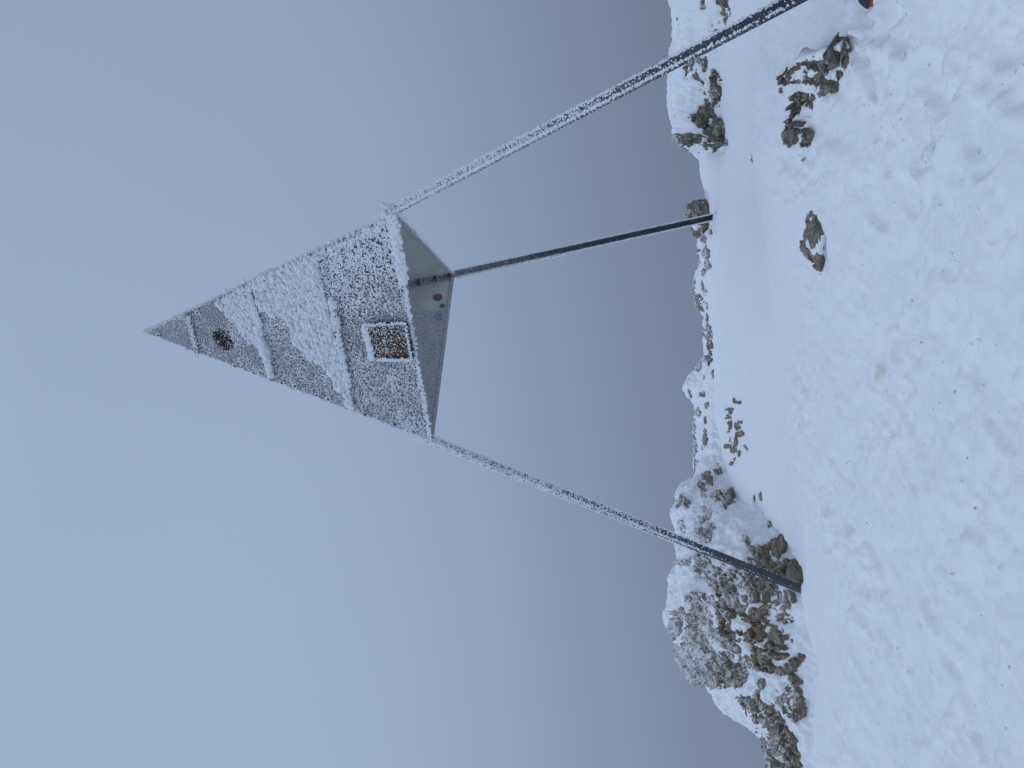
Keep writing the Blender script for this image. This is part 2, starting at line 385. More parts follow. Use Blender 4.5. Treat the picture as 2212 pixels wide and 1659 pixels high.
left_spots = [KL(*v) for v in (
    (630, 760, 85, 115), (520, 750, 70, 85), (640, 580, 42, 48), (740, 620, 48, 42), (820, 655, 30, 26), (360, 860, 70, 80), (280, 790, 30, 30), (222, 850, 20, 20),
    (205, 930, 16, 34), (300, 985, 50, 50), (380, 1010, 95, 65), (485, 960, 55, 42), (330, 1100, 115, 75), (450, 1150, 95, 55), (250, 1070, 45, 50), (505, 1205, 34, 18),
    (430, 690, 60, 60), (760, 790, 36, 32), (745, 875, 38, 26), (590, 960, 26, 36), (640, 965, 22, 42), (640, 1060, 55, 28), (685, 1010, 28, 16), (740, 965, 38, 48),
    (640, 1135, 42, 16), (605, 1085, 45, 32), (750, 1070, 22, 11), (850, 1075, 16, 18), (825, 1110, 22, 22), (760, 1140, 34, 17), (810, 1180, 16, 16), (845, 1225, 22, 28),
    (790, 1290, 52, 42), (820, 1350, 48, 32), (640, 1215, 15, 20), (622, 1245, 16, 13), (600, 1320, 45, 42), (690, 1390, 55, 28), (680, 1320, 34, 32), (700, 1450, 55, 32),
    (790, 1490, 45, 42), (740, 1540, 45, 32), (820, 1600, 40, 28), (690, 1560, 45, 65), (560, 1300, 40, 20), (310, 590, 32, 42), (215, 590, 22, 10), (335, 628, 26, 7),
    (335, 395, 34, 62), (320, 455, 22, 20), (205, 385, 11, 25), (400, 222, 28, 20), (455, 248, 26, 30), (330, 210, 12, 25), (410, 100, 14, 22), (360, 150, 14, 20),
    (592, 262, 9, 16), (632, 238, 8, 9), (565, 490, 9, 18), (725, 520, 26, 24), (683, 400, 8, 9), (400, 640, 25, 14), (230, 280, 20, 25), (750, 570, 12, 10),
    (800, 1650, 40, 30), (760, 1700, 60, 40), (850, 1780, 60, 50), (660, 1640, 40, 40))]
def bias_left(S, T, q):
    return spots_bias(q, left_spots, .38, 1.46), .028 + .03 * smooth(.95, 1.08, T).reshape(-1) - .014 * (1 - smooth(.15, .45, T).reshape(-1)), .036
outcrop('rock_outcrop', 'large rimed rock outcrop with snow patches behind the bare lower end of a steel leg', foot, crest, 520, 230, M_ROCK_FROST, bias_left, 1.0, 2, 5.2)

# the ledge at the far right
ysr = [330, 322, 312, 300, 285, 265, 230, 180, 120, 60, 0, -80, -180]
cVr = [1560, 1535, 1500, 1483, 1474, 1470, 1470, 1473, 1485, 1500, 1505, 1510, 1515]
fVr = [1572, 1571, 1570, 1569, 1567, 1564, 1560, 1560, 1562, 1564, 1575, 1580, 1585]
crest = [at(v, y, 8.95 - .1 * (y < 290)) for v, y in zip(cVr, ysr)]
foot = [on_ground(v, y, .02) for v, y in zip(fVr, ysr)]
KR = lambda x, y, rx, ry: ((2600 + x / 2.765) / 1.8228, (y / 2.765) / 1.8228, rx / 5.04, ry / 5.04)
right_spots = [KR(*v) for v in (
    (560, 850, 45, 60), (590, 1020, 60, 75), (520, 1230, 45, 90), (470, 1330, 60, 45), (600, 1440, 85, 70), (640, 1540, 95, 45), (480, 1525, 140, 30), (320, 1495, 80, 22),
    (350, 740, 50, 80), (530, 690, 18, 100), (780, 90, 22, 130), (700, 110, 50, 110), (490, 50, 16, 30), (500, 1150, 16, 30), (430, 1240, 14, 20), (660, 200, 20, 40), (600, 300, 30, 18), (440, 960, 12, 18))]
def bias_right(S, T, q):
    return spots_bias(q, right_spots, .42, 2.0), .026, .036
outcrop('rock_ledge', 'low rock ledge under a thick snow slab beyond the nearest steel leg', foot, crest, 320, 140, M_ROCK_RIM, bias_right, .75, 5, 7.5, .7, bulge=.2)

# the broken rim of the ridge on the skyline
yk = [462, 490, 500, 515, 540, 560, 600, 640, 665, 680, 730, 770, 785, 805, 835, 850, 870, 900, 960, 1040, 1062, 1080]
ck = [1558, 1552, 1535, 1508, 1505, 1510, 1500, 1499, 1508, 1526, 1522, 1528, 1507, 1497, 1482, 1488, 1508, 1508, 1502, 1502, 1500, 1500]
fk = np.interp(yk, [500, 600, 680, 770, 870, 960, 1080], [1556, 1548, 1544, 1543, 1542, 1545, 1560])
foot = [on_ground(v, y, .0) for v, y in zip(fk, yk)]
crest = [at(v, y, f[1] + .55) for v, y, f in zip(ck, yk, foot)]
K2 = lambda x, y, rx, ry: ((2600 + x / 2.765) / 1.8228, (500 + y / 2.765) / 1.8228, rx / 5.04, ry / 5.04)
rim_spots = [K2(*v) for v in (
    (420, 1340, 20, 20), (470, 1370, 15, 20), (520, 1370, 20, 60), (525, 1500, 30, 40), (475, 1570, 14, 50), (400, 1450, 20, 40), (480, 1220, 30, 30), (580, 1150, 20, 20))]
rim_spots += [K2(x, y + 1382.5, a, c) for x, y, a, c in (
    (370, 340, 24, 45), (450, 340, 11, 60), (485, 410, 16, 20), (440, 480, 16, 20), (370, 430, 12, 30), (400, 510, 24, 45), (460, 580, 55, 34), (655, 310, 22, 28), (668, 380, 18, 55), (665, 490, 24, 34),
    (605, 290, 12, 18), (510, 740, 12, 80), (530, 880, 48, 55), (550, 930, 24, 32), (545, 1000, 34, 55), (548, 1130, 14, 110), (515, 1130, 18, 34), (410, 1220, 42, 42), (595, 1300, 16, 55), (500, 1340, 12, 17),
    (430, 1415, 11, 12), (347, 1480, 11, 20), (460, 1515, 14, 20), (500, 1510, 10, 22), (537, 1630, 18, 30), (360, 1550, 9, 32))]
rim_spots += [K2(x, y + 2765, a, c) for x, y, a, c in (
    (435, 330, 18, 38), (452, 355, 12, 20), (512, 430, 10, 30), (512, 540, 14, 12), (512, 620, 20, 75), (400, 480, 18, 65), (395, 650, 16, 55), (400, 780, 20, 85), (420, 950, 24, 65), (395, 1040, 32, 65), (410, 1120, 22, 45), (480, 740, 9, 22))]
def bias_rim(S, T, q):
    return spots_bias(q, rim_spots, .36, 1.45), .02, .022
outcrop('ridge_rim', 'broken snowy rock rim along the skyline between the outcrop and grey boulder', foot, crest, 420, 90, M_ROCK_RIM, bias_rim, .34, 13, 8.0, .4, bulge=.1)

# the half-buried rock band below the nearest leg
KB = lambda x, y: ((2600 + x / 2.765) / 1.8228, (y / 2.765) / 1.8228)
cb = [(1630, 1655), (1330, 1590), (1180, 1400), (1225, 1100), (1300, 850), (1420, 730), (1560, 610), (1720, 560), (1880, 510), (2020, 490), (2090, 470)]
fb = [(1640, 1660), (1700, 1590), (1745, 1480), (1720, 1300), (1745, 1120), (1850, 1010), (1945, 900), (2010, 760), (2080, 650), (2110, 560), (2115, 480)]
crest = [on_ground(*KB(*p), .02 + .17 * math.sin(math.pi * i / 10)) for i, p in enumerate(cb)]
foot = [on_ground(*KB(*p), -.01) for p in fb]
band_spots = [KR(*v) for v in (
    (1560, 720, 70, 50), (1470, 790, 95, 50), (1740, 690, 80, 40), (1900, 560, 60, 45), (2040, 620, 55, 75), (1830, 900, 115, 95), (1980, 730, 45, 55), (1600, 850, 70, 35), (1400, 880, 70, 16),
    (1620, 1080, 115, 60), (1700, 1080, 50, 60), (1470, 1210, 55, 65), (1450, 1480, 90, 90), (1330, 1490, 25, 80), (1660, 1480, 60, 75), (1560, 1350, 55, 26), (1415, 1340, 26, 45), (1230, 1440, 40, 10), (1100, 1420, 12, 12), (1780, 800, 60, 40))]
def bias_band(S, T, q):
    return spots_bias(q, band_spots, .40, 1.4), .02, .04
outcrop('rock_band', 'brown rock band breaking through the snow just below the nearest steel leg', foot, crest, 300, 170, M_ROCK_RIM, bias_band, .75, 8, 8.5, .35, bulge=.12)

# broken stones showing through the bank below the skyline: a rock sheet just under the snow
bank_spots = [K2(x, y + 2765, a, c) for x, y, a, c in (
    (740, 310, 40, 16), (770, 325, 12, 25), (735, 375, 14, 12), (720, 405, 16, 10), (760, 400, 14, 8), (768, 460, 22, 14), (775, 500, 16, 50), (768, 560, 14, 20), (845, 450, 34, 20), (815, 490, 12, 30),
    (865, 500, 12, 20), (840, 525, 16, 14), (870, 578, 40, 26), (780, 610, 24, 26), (795, 650, 36, 34), (830, 690, 22, 40), (740, 712, 36, 22), (810, 760, 30, 24), (860, 785, 16, 32), (935, 740, 20, 30),
    (825, 845, 20, 20), (782, 895, 14, 24), (850, 235, 30, 14), (805, 205, 8, 12), (625, 975, 22, 45))]
ca, cb_ = on_ground(1636, 1020), on_ground(1548, 830)
bxs, bys = np.meshgrid(np.linspace(ca[0] - .1, cb_[0] + .1, 300), np.linspace(ca[1] - .1, cb_[1] + .1, 240), indexing='ij')
bz = ground_z(bxs, bys); q = np.stack([bxs, bys, bz], 2).reshape(-1, 3)
bare = spots_bias(q, bank_spots, .36, 1.25); qb = q @ TILT.T * np.array([1, 1, 1.4])
rel = .030 * facets(qb * 6 + 5) + .020 * facets(qb * 13) + .008 * facets(q * 30)
q[:, 2] += -.05 + bare * (.058 + rel)
root = empty('stony_bank', q[300 * 120]); tag(root, 'patch of broken brown stones showing through the snow bank below the skyline', 'rock')
mesh('rock_face', q, grid_faces(300, 240), M_ROCK_BROWN, root, False)

# ------------------------------------------------------------------ boulders
def ico(level):
    import bmesh
    bm = bmesh.new(); bmesh.ops.create_icosphere(bm, subdivisions=level, radius=1.0)
    bm.verts.ensure_lookup_table()
    V = np.array([v.co[:] for v in bm.verts]); F = np.array([[v.index for v in f.verts] for f in bm.faces], np.int32); bm.free()
    return V, F
ICO = {k: ico(k) for k in (1, 2, 4, 5, 6)}
def boulder(label, px, D, size, seed, snow=.0, rot=0.0, level=5, rockmat=None, snow_top=.05, lift=0.0, group=None, name='boulder', tilt=0.0):
    """px view position of the middle, D forward metres, size half axes in metres; snow < 0 shows more rock"""
    V, F = ICO[level]; rng = np.random.default_rng(seed)
    n = rng.normal(size=(16, 3)); n /= np.linalg.norm(n, axis=1)[:, None]; h = rng.uniform(.62, .95, 16)
    d = V @ n.T; r = np.where(d > .05, h / np.maximum(d, .05), 9).min(1); r = np.minimum(r, 1.05)
    sz = np.array(size); P = V * r[:, None] * sz
    c, s = math.cos(rot), math.sin(rot); P = P @ np.array([[c, s, 0], [-s, c, 0], [0, 0, 1]])
    c, s = math.cos(tilt), math.sin(tilt); P = P @ np.array([[c, 0, s], [0, 1, 0], [-s, 0, c]])
    nf = V / sz; nf /= np.linalg.norm(nf, axis=1)[:, None]
    m = float(sz.mean()); q = P / m + seed * 3.7
    A = np.array([[.9, .2, .38], [-.25, .95, .16], [-.33, -.24, .9]])
    dr = m * (.20 * facets((q @ A.T * np.array([1, 1, 1.8])) * 1.3) + .12 * facets(q @ A.T * np.array([3, 3, 5])) + .05 * facets(q @ A.T * 9) + .02 * fbm(q * 9, 3))
    ds = m * (.16 * fbm(q * 1.2 + 8, 3) + .06 * fbm(q * 4, 2)) + snow + snow_top * nf[:, 2]
    base = at(px[0], px[1], D); root = empty(name, (base[0], base[1], base[2] + lift)); tag(root, label, 'rock', group)
    o = np.array(root.location)
    mesh('rock_face', P + nf * dr[:, None] + o, F, rockmat or M_ROCK, root, False)
    if name != 'stone': mesh('snow_cover', P + nf * ds[:, None] + o, F, M_CAP, root)
    return root
boulder('angular grey boulder with a snow shoulder behind the thin rear leg', (1522, 468), 8.75, (.26, .22, .24), 3, -.035, .3, 5, M_ROCK, .02)
boulder('lone flat brown boulder in the middle of the smooth snow', (1764, 530), 5.25, (.21, .19, .085), 31, -.003, .2, 5, M_ROCK, -.006, tilt=.12)
# the patch of separate stones on the bank in the middle
for k, (px, sz, lab) in enumerate([
    ((1541, 1040), .055, 'dark stone at the start of the outcrop'),
    ((1558, 1070), .12, 'blocky grey brown rock where the bank meets the outcrop'),
    ((1580, 1083), .10, 'cracked brown rock low on the bank beside the outcrop'),
    ((1545, 1125), .13, 'dark ribbed rock on the outcrop shoulder above the leg'),
    ((1634, 1080), .035, 'small reddish stone alone on the bank'),
    ((1646, 1072), .028, 'tiny reddish stone beside the small one'),
    ((1666, 1145), .035, 'small grey stone on the bank above the leg foot'),
    ((1632, 340), .035, 'tiny dark stone in the drift below the rear leg'),
    ((1745, 335), .03, 'tiny brown stone below the squat boulder')]):
    p = on_ground(px[0], px[1], .08 if px[0] < 1630 else .0)
    sz *= 1.25
    boulder(lab, px, p[1] + .03, (sz * 1.3, sz * 1.1, sz * .9), 100 + k, -.55 * sz, .7 * k, 4, M_ROCK_BROWN if k % 3 else M_ROCK, 0.0, name='stone')
# the foot end of the outcrop: separate brown blocks in the snow
for k, (px, sz, lab) in enumerate([
    ((1690, 1195), .13, 'tan slabby rock on the skyward side of the bare leg foot'),
    ((1722, 1235), .11, 'smooth tan rock beside the end of the steel leg'),
    ((1715, 1345), .09, 'brown block on the snow left of the leg foot'),
    ((1712, 1400), .07, 'small rust brown block at the outcrop base')]):
    p = on_ground(px[0], px[1], .03)
    boulder(lab, px, p[1] + .12, (sz * 1.2, sz, sz * .8), 200 + k, -.025, .5 * k, 5, M_ROCK_BROWN, 0.0, name='rock')

# ------------------------------------------------------------------ summit pyramid
U = 2.8
fit = {'A': 2.2372, 'R': None, 'L': None, 'B': None}
A_ = np.array([.23665, 2.2372, 1.50689]); al, phi = .40919, -.42716
def legdir(a): return np.array([-math.sin(a) * math.sin(al), math.cos(a) * math.sin(al), -math.cos(al)])
LD = {'R': legdir(phi - 2 * math.pi / 3), 'L': legdir(phi + 2 * math.pi / 3), 'B': legdir(phi)}
dep = {k: (A_ + LD[k])[1] * U for k in LD}
A = at(316, 716, A_[1] * U)
Rc = at(850, 462, dep['R']); Lc = at(933, 950, dep['L']); Bc = at(979, 592, dep['B'])
low = {'R': at(1714, 0, 1.5779 * U), 'L': at(1737, 1275, 2.1566 * U), 'B': at(1550, 467, 2.9723 * U)}
Rleg = at(842, 458, dep['R']); Lleg = at(930, 950, dep['L']); Bleg = at(985, 591, dep['B'])
base_c = (low['R'] + low['L'] + low['B']) / 3
pyr = empty('summit_pyramid', (base_c[0], base_c[1], gplane(base_c[0], base_c[1])))
tag(pyr, 'frosted sheet metal summit pyramid raised on three long dark steel legs', 'pyramid')
nF = norm(np.cross(Rc - A, Lc - A));  nF = nF if nF @ (EYE - A) > 0 else -nF
def face_pt(x, y, off=0.0): return on_plane(x, y, A, nF) + nF * off
def sheet(name, pts, n, th, m, parent=pyr):
    pts = [np.array(p) for p in pts]; k = len(pts)
    V = [p for p in pts] + [p - n * th for p in pts]
    F = [list(range(k)), list(range(2 * k - 1, k - 1, -1))] + [[i, (i + 1) % k + 0, (i + 1) % k + k, i + k][::-1] for i in range(k)]
    return mesh(name, V, F, m, parent, False)
def bar(name, a, b, w, h, n, m, parent=pyr):
    """a strip from a to b, w wide in the face, h proud along n"""
    d = norm(b - a); s = norm(np.cross(n, d)); V = []
    for p in (a, b):
        for (i, j) in ((-1, 0), (1, 0), (1, 1), (-1, 1)): V.append(p + s * w / 2 * i + n * h * j)
    F = [[0, 1, 2, 3], [7, 6, 5, 4], [0, 4, 5, 1], [1, 5, 6, 2], [2, 6, 7, 3], [3, 7, 4, 0]]
    return mesh(name, V, F, m, parent, False)
def edge_pt(P, Q, t): return P + (Q - P) * t
# tier lines of the front face (share of the slant on either edge)
bx = [((411, 680), (432, 768)), ((540, 624), (592, 813)), ((681, 557), (764, 886))]
def share(pt, E): return float(np.dot(pt - A, E - A) / np.dot(E - A, E - A))
tR = [share(face_pt(*a), Rc) for a, b in bx]; tL = [share(face_pt(*b), Lc) for a, b in bx]
tiers = [0.0] + list(zip(tL, tR)) + [(1.0, 1.0)]
prev = (A, A)
for i, tt in enumerate(tiers[1:]):
    l, r = edge_pt(A, Lc, tt[0]), edge_pt(A, Rc, tt[1]); o = nF * (.004 * (3 - i))
    pts = [prev[0] + o, l + o, r + o] + ([prev[1] + o] if i else [])
    sheet('panel', pts, nF, .003, M_PANEL)
    if i < 3: bar('batten', l + o, r + o, .034, .022, nF, M_PANEL)
    prev = (l + norm(Lc - A) * .003, r + norm(Rc - A) * .003)
bar('bottom_rim', edge_pt(Lc, Rc, .01), edge_pt(Lc, Rc, .99), .04, .02, nF, M_PANEL)
# rear faces, seen from inside
def inner_n(P, Q):
    n = norm(np.cross(P - A, Q - A)); c = (A + Lc + Rc + Bc) / 4
    return n if n @ (c - A) > 0 else -n
nRB, nLB = inner_n(Rc, Bc), inner_n(Lc, Bc)
sheet('rear_panel', [A, Rc, Bc], nRB, .004, M_INNER)
def lb(x, y, off=0.0): return on_plane(x, y, A, nLB) + nLB * off
split_b = lb(975 + 0, 670); split_b = edge_pt(Bc, Lc, float(np.dot(split_b - Bc, Lc - Bc) / np.dot(Lc - Bc, Lc - Bc)))
split_a = edge_pt(A, split_b, .02)
sheet('rear_panel', [A, split_b, Bc], nLB, .004, M_INNER)
sheet('rear_panel', [A + nLB * .006, Lc + nLB * .006, split_b + nLB * .006], nLB, .004, M_INNER_FROST)
bar('bottom_rim', Lc, Bc, .028, .012, nLB, M_INNER_FROST); bar('bottom_rim', Bc, Rc, .025, .012, nRB, M_INNER)

# legs: steel angles, open side towards the axis
def angle_leg(P, Q, d1, d2, w1, w2, th=.007):
    """steel angle along P-Q with its corner on the line, flanges along d1 and d2"""
    d = norm(Q - P); d1 = norm(d1 - d * (d1 @ d)); d2 = norm(d2 - d * (d2 @ d))
    prof = [(0, 0), (w1, 0), (w1, th), (th, th), (th, w2), (0, w2)]
    V = [p + d1 * a + d2 * c for p in (P, Q) for a, c in prof]; k = 6
    F = [[0, 1, 2, 3], [0, 3, 4, 5], [9, 8, 7, 6], [11, 10, 9, 6]] + [[i, (i + 1) % k, (i + 1) % k + k, i + k] for i in range(k)]
    o = mesh('leg', V, F, M_LEG, pyr, False); return o, d, d1, d2
toeye = lambda p: norm(EYE - p)
legs = {}
for k, (P, Q) in {'R': (Rleg, low['R']), 'L': (Lleg, low['L']), 'B': (Bleg, low['B'])}.items():
    d = norm(Q - P); top = P - d * (.8 if k == 'B' else .03); bot = Q + d * {'R': .55, 'L': .0, 'B': .35}[k]
    e = toeye((P + Q) / 2); e = norm(e - d * (e @ d)); sd = norm(np.cross(d, e))     # sd: across the view
    if sd[0] < 0: sd = -sd
    if k == 'R':   # corner towards the viewer, broad flange to the outside
        w = .066; P0 = top + e * .02 - sd * .012; r = angle_leg(P0, bot + e * .02 - sd * .012, sd * .9 - e * .43, -sd * .55 - e * .83, .052, .046)
    elif k == 'L':
        P0 = top + e * .02 - sd * .012; r = angle_leg(P0, bot + e * .02 - sd * .012, sd * .95 - e * .3, -sd * .45 - e * .89, .047, .044)
    else:          # seen from the open side
        r = angle_leg(top + e * .015, bot + e * .015, sd * .75 + e * .66, -sd * .75 + e * .66, .041, .041)
    if k == 'B': r[0].data.materials[0] = M_LEG_REAR
    legs[k] = (top, bot, d, e, sd, r)
# three little brackets inside the rear leg
tB, bB, dB, eB, sB, rB = legs['B']
for x, y in ((898, 607), (935, 598), (968, 591)):
    q = at(x, y, dep['B'] - .02); s = float((q - tB) @ dB); c = tB + dB * s + eB * .045
    bar('bracket', c - sB * .036, c + sB * .036, .022, .006, eB, M_STEEL, rB[0])

# bolts along the left edge, a bolt by the right corner
for x, y in ((405, 752), (510, 788), (551, 803), (612, 825), (640, 832), (712, 860), (757, 874), (560, 640), (430, 673), (345, 722), (790, 894), (855, 915)):
    c = face_pt(x, y, .012); a1 = norm(np.cross(nF, [0, 0, 1])); a2 = np.cross(nF, a1)
    V = [c + a1 * .011 * math.cos(k * math.pi / 3) + a2 * .011 * math.sin(k * math.pi / 3) + nF * h for h in (0, .012) for k in range(6)]
    mesh('bolt', V, [[11, 10, 9, 8, 7, 6][::-1]] + [[k, (k + 1) % 6, (k + 1) % 6 + 6, k + 6] for k in range(6)], M_STEEL, pyr, False)
# black round emblem high on the front
def disc(name, c, n, r, th, m, parent=pyr, seg=28):
    a1 = norm(np.cross(n, [0, .3, 1])); a2 = np.cross(n, a1)
    V = [c + (a1 * math.cos(2 * math.pi * k / seg) + a2 * math.sin(2 * math.pi * k / seg)) * r + n * h for h in (0, th) for k in range(seg)]
    F = [list(range(seg))[::-1], list(range(seg, 2 * seg))] + [[k, (k + 1) % seg, (k + 1) % seg + seg, k + seg] for k in range(seg)]
    return mesh(name, V, F, m, parent, False)
EMB = face_pt(484, 732, .0085); disc('emblem', EMB, nF, .105, .003, M_BLACK)['label'] = 'round black emblem showing through the rime'
# plaque above the front rim
pq = [face_pt(*p) for p in ((794, 697), (882, 692), (896, 771), (812, 771))]
po = nF * .045
sheet('plaque', [p + po for p in pq], nF, .042, M_RUST)['label'] = 'rust red plaque under a crust of rime'
for i in range(4):
    a, b_ = pq[i] + po, pq[(i + 1) % 4] + po; ins = norm(b_ - a) * .012
    bar('plaque_frame', a + ins, b_ - ins, .02, .014, nF, M_STEEL)
# stickers inside
def sticker_mat(name, a, b_, c_, sc):
    m, t, b = mat(name); P, _ = pos(t); f = noise(t, sc, 3, .6, P)
    t.links.new(cramp(t, f, [(.36, a), (.47, b_), (.56, c_), (.66, a)]), b.inputs['Base Color']); b.inputs['Roughness'].default_value = .45; return m
for (x, y, r, mm, lab) in ((946, 643, .042, sticker_mat('sticker_red', (.26, .25, .27), (.28, .06, .06), (.05, .06, .12), 60), 'round dark red and blue sticker'),
                      (956, 661, .022, sticker_mat('sticker_brown', (.34, .32, .28), (.10, .07, .05), (.16, .12, .09), 90), 'small brown sticker'),
                      (949, 685, .040, sticker_mat('sticker_blue', (.55, .58, .60), (.06, .14, .38), (.45, .5, .55), 55), 'white and blue sticker')):
    disc('sticker', lb(x, y, .009), nLB, r, .002, mm)['label'] = lab

# ------------------------------------------------------------------ rime
rng = np.random.default_rng(11)
def lumps(name, P, nrm, size, stretch, parent, level=1, along=None, flat=.75, kind='stuff', m=None):
    """one mesh of many small rime grains; along: direction in which the grains lean and grow"""
    V, F = ICO[level]; k, nv = len(P), len(V)
    if k == 0: return None
    P = np.asarray(P); nrm = np.broadcast_to(nrm, P.shape); size = np.broadcast_to(size, (k,)); stretch = np.broadcast_to(stretch, (k,))
    r = rng.normal(size=(k, 3)) * .45 + (0 if along is None else np.broadcast_to(along, P.shape))
    a1 = r - nrm * (r * nrm).sum(1)[:, None]; a1 /= np.linalg.norm(a1, axis=1)[:, None] + 1e-9
    n2 = nrm + rng.normal(size=(k, 3)) * .18; n2 /= np.linalg.norm(n2, axis=1)[:, None]
    a2 = np.cross(n2, a1)
    J = V[None] * (1 + rng.uniform(-.28, .28, (k, nv, 1)))
    W = (P[:, None] + a1[:, None] * (J[..., 0:1] * (size * stretch)[:, None, None]) + a2[:, None] * (J[..., 1:2] * size[:, None, None])
         + n2[:, None] * (J[..., 2:3] * (size * flat)[:, None, None] ))
    Fa = (F[None] + (np.arange(k) * nv)[:, None, None]).reshape(-1, 3)
    o = mesh(name, W.reshape(-1, 3), Fa, m or M_RIME, parent); tag(o, kind=kind); return o
def inpoly(x, y, poly):
    c = np.zeros(len(x), bool); n = len(poly)
    for i in range(n):
        (x1, y1), (x2, y2) = poly[i], poly[(i + 1) % n]
        t = ((y1 > y) != (y2 > y)) & (x < (x2 - x1) * (y - y1) / (y2 - y1 + 1e-12) + x1); c ^= t
    return c
Z1 = lambda p: ((540 + p[0] / 1.659) / 1.8228, (780 + p[1] / 1.659) / 1.8228)
patchA = [Z1(p) for p in ((535, 672), (640, 640), (735, 600), (780, 735), (830, 900), (895, 1155), (878, 1150), (840, 1050), (790, 965), (740, 912), (690, 862), (640, 790), (590, 760))]
patchB = [Z1(p) for p in ((770, 520), (900, 470), (1040, 410), (1155, 372), (1215, 560), (1285, 800), (1330, 1000), (1400, 1340), (1385, 1355), (1345, 1265), (1315, 1225), (1300, 1185), (1240, 1135), (1160, 1065), (1090, 995), (1045, 945), (1020, 870), (975, 790), (945, 745), (880, 770), (810, 700))]
def sample_face(n):
    s = np.sqrt(rng.random(n)); q = rng.random(n)
    return A + s[:, None] * ((1 - q)[:, None] * (Lc - A) + q[:, None] * (Rc - A)), s, q
grow = norm((Lc - Rc)); growdir = norm(grow * .8 + norm(Rc - A) * .35)
# fine grains all over the front, coarser towards the lower right
P, s, q = sample_face(40000); x, y = face2(P)
inA, inB = inpoly(x, y, patchA), inpoly(x, y, patchB)
dE = np.linalg.norm(P - EMB, axis=1)
den = .80 + .25 * fbm(P * 3.0, 3) - .25 * (1 - s) * 0
den = den * np.where(dE < .22, np.clip(.10 + .95 * (dE / .12) ** 1.6 * .8 + .4 * fbm(P * 18 + 5, 2), .03, 1), 1)
den = den * (1 - .35 * np.exp(-((x - 1.8 * 430) / 40) ** 2) * 0)
inS = inpoly(x, y, [(798, 700), (880, 695), (893, 768), (814, 768)])
den = den * (1 - .28 * smooth(.5, .85, q) * smooth(.45, .8, s))
keep = (rng.random(len(P)) < den) & ~inA & ~inB & ~inS
coarse = .0036 + .0034 * smooth(.5, 1.0, q) * smooth(.4, .9, s) + .0014 * (fbm(P * 5, 2))
coarse = np.clip(coarse, .0029, .0095) * (1 - .25 * (s < .35))
lumps('rime_grains', P[keep] + nF * .014, nF, (coarse * rng.uniform(.75, 1.3, len(P)))[keep], 1.45, pyr, 1, growdir, .9)
# thick smooth rime in two slanting bands: a crust with scaly lumps on it
def crust(name, poly, th, seed):
    n = 150; xs = np.array([p[0] for p in poly]); ys_ = np.array([p[1] for p in poly])
    gxx, gyy = np.meshgrid(np.linspace(xs.min(), xs.max(), n), np.linspace(ys_.min(), ys_.max(), n), indexing='ij')
    X, Y = gxx.ravel(), gyy.ravel(); ins = inpoly(X, Y, poly)
    # distance to the outline
    dm = np.full(len(X), 1e9)
    for i in range(len(poly)):
        a = np.array(poly[i]); b_ = np.array(poly[(i + 1) % len(poly)]); ab = b_ - a
        t = np.clip(((X - a[0]) * ab[0] + (Y - a[1]) * ab[1]) / (ab @ ab), 0, 1)
        dm = np.minimum(dm, np.hypot(X - a[0] - t * ab[0], Y - a[1] - t * ab[1]))
    dm = np.where(ins, dm, -dm)
    Q = np.array([face_pt(a, b_) for a, b_ in zip(X, Y)])
    dm = dm + 7.0 * perlin(Q * 9 + seed) + 3.0 * perlin(Q * 28) - 9 * smooth(.55, .75, perlin(Q * 7.5 + 2.2 * seed))
    h = th * smooth(-1.0, 4.0, dm) + .006 * fbm(Q * 20 + seed, 3) * (dm > 0)
    h = np.where(dm < -3.0, -.02, h + .009)
    V = Q + nF * h[:, None]; F = grid_faces(n, n)
    ok = (dm > -7)[F].all(1)
    used = np.unique(F[ok]); idx = np.full(len(V), -1); idx[used] = np.arange(len(used))
    o = mesh(name, V[used], idx[F[ok]].astype(np.int32), M_RIME, pyr); tag(o, kind='stuff'); return Q[dm > .5], h[dm > .5]
scale_dir = norm(face_pt(700, 760) - face_pt(672, 700))
for poly, th, nl, sd in ((patchA, .020, 480, 1), (patchB, .024, 2100, 2)):
    Q, h = crust('rime_crust', poly, th, sd)
    i = rng.choice(len(Q), nl, replace=len(Q) < nl)
    hole = fbm(Q[i] * 6 + 4, 2) > -.75
    pp = Q[i] + nF * (h[i] + .002)[:, None] + rng.normal(size=(nl, 3)) * .006
    lumps('rime_scales', pp[hole], nF, rng.uniform(.0055, .017, nl)[hole], 1.7, pyr, 2, scale_dir * 1.5, .95)
# rime beading along battens and rims
def strip(name, a, b_, n, w, size, nr, along=None, st=1.3, level=1, bias=None):
    t = rng.random(n); d = norm(b_ - a); sdir = np.cross(nr, d)
    P = a + t[:, None] * (b_ - a) + sdir * (rng.normal(size=n) * w)[:, None] + nr * (rng.random(n) * w * .8)[:, None]
    return lumps(name, P, nr, size * rng.uniform(.6, 1.35, n), st, pyr, level, along, 1.0)
for (a, b_), ofs, sz in zip(bx, (.03, .026, .022), (.007, .0105, .011)):
    l, r = face_pt(*b_, ofs), face_pt(*a, ofs); n = int(np.linalg.norm(l - r) / .0022)
    strip('rime_bead', l, r, n, .012, sz, nF, growdir)
for (a, b_), sz in ((((545, 632), (566, 700)), .012), (((560, 700), (592, 812)), .014), (((720, 640), (757, 830)), .014)):
    strip('rime_bead', face_pt(*a, .035), face_pt(*b_, .035), 150, .012, sz, nF, None, 1.2, 2)
strip('rime_bead', Lc + nF * .02, Rc + nF * .02, 900, .009, .0075, nF, growdir)
strip('rime_bead', edge_pt(Lc, Rc, .72) + nF * .02, Rc + nF * .02, 350, .018, .015, nF, growdir)
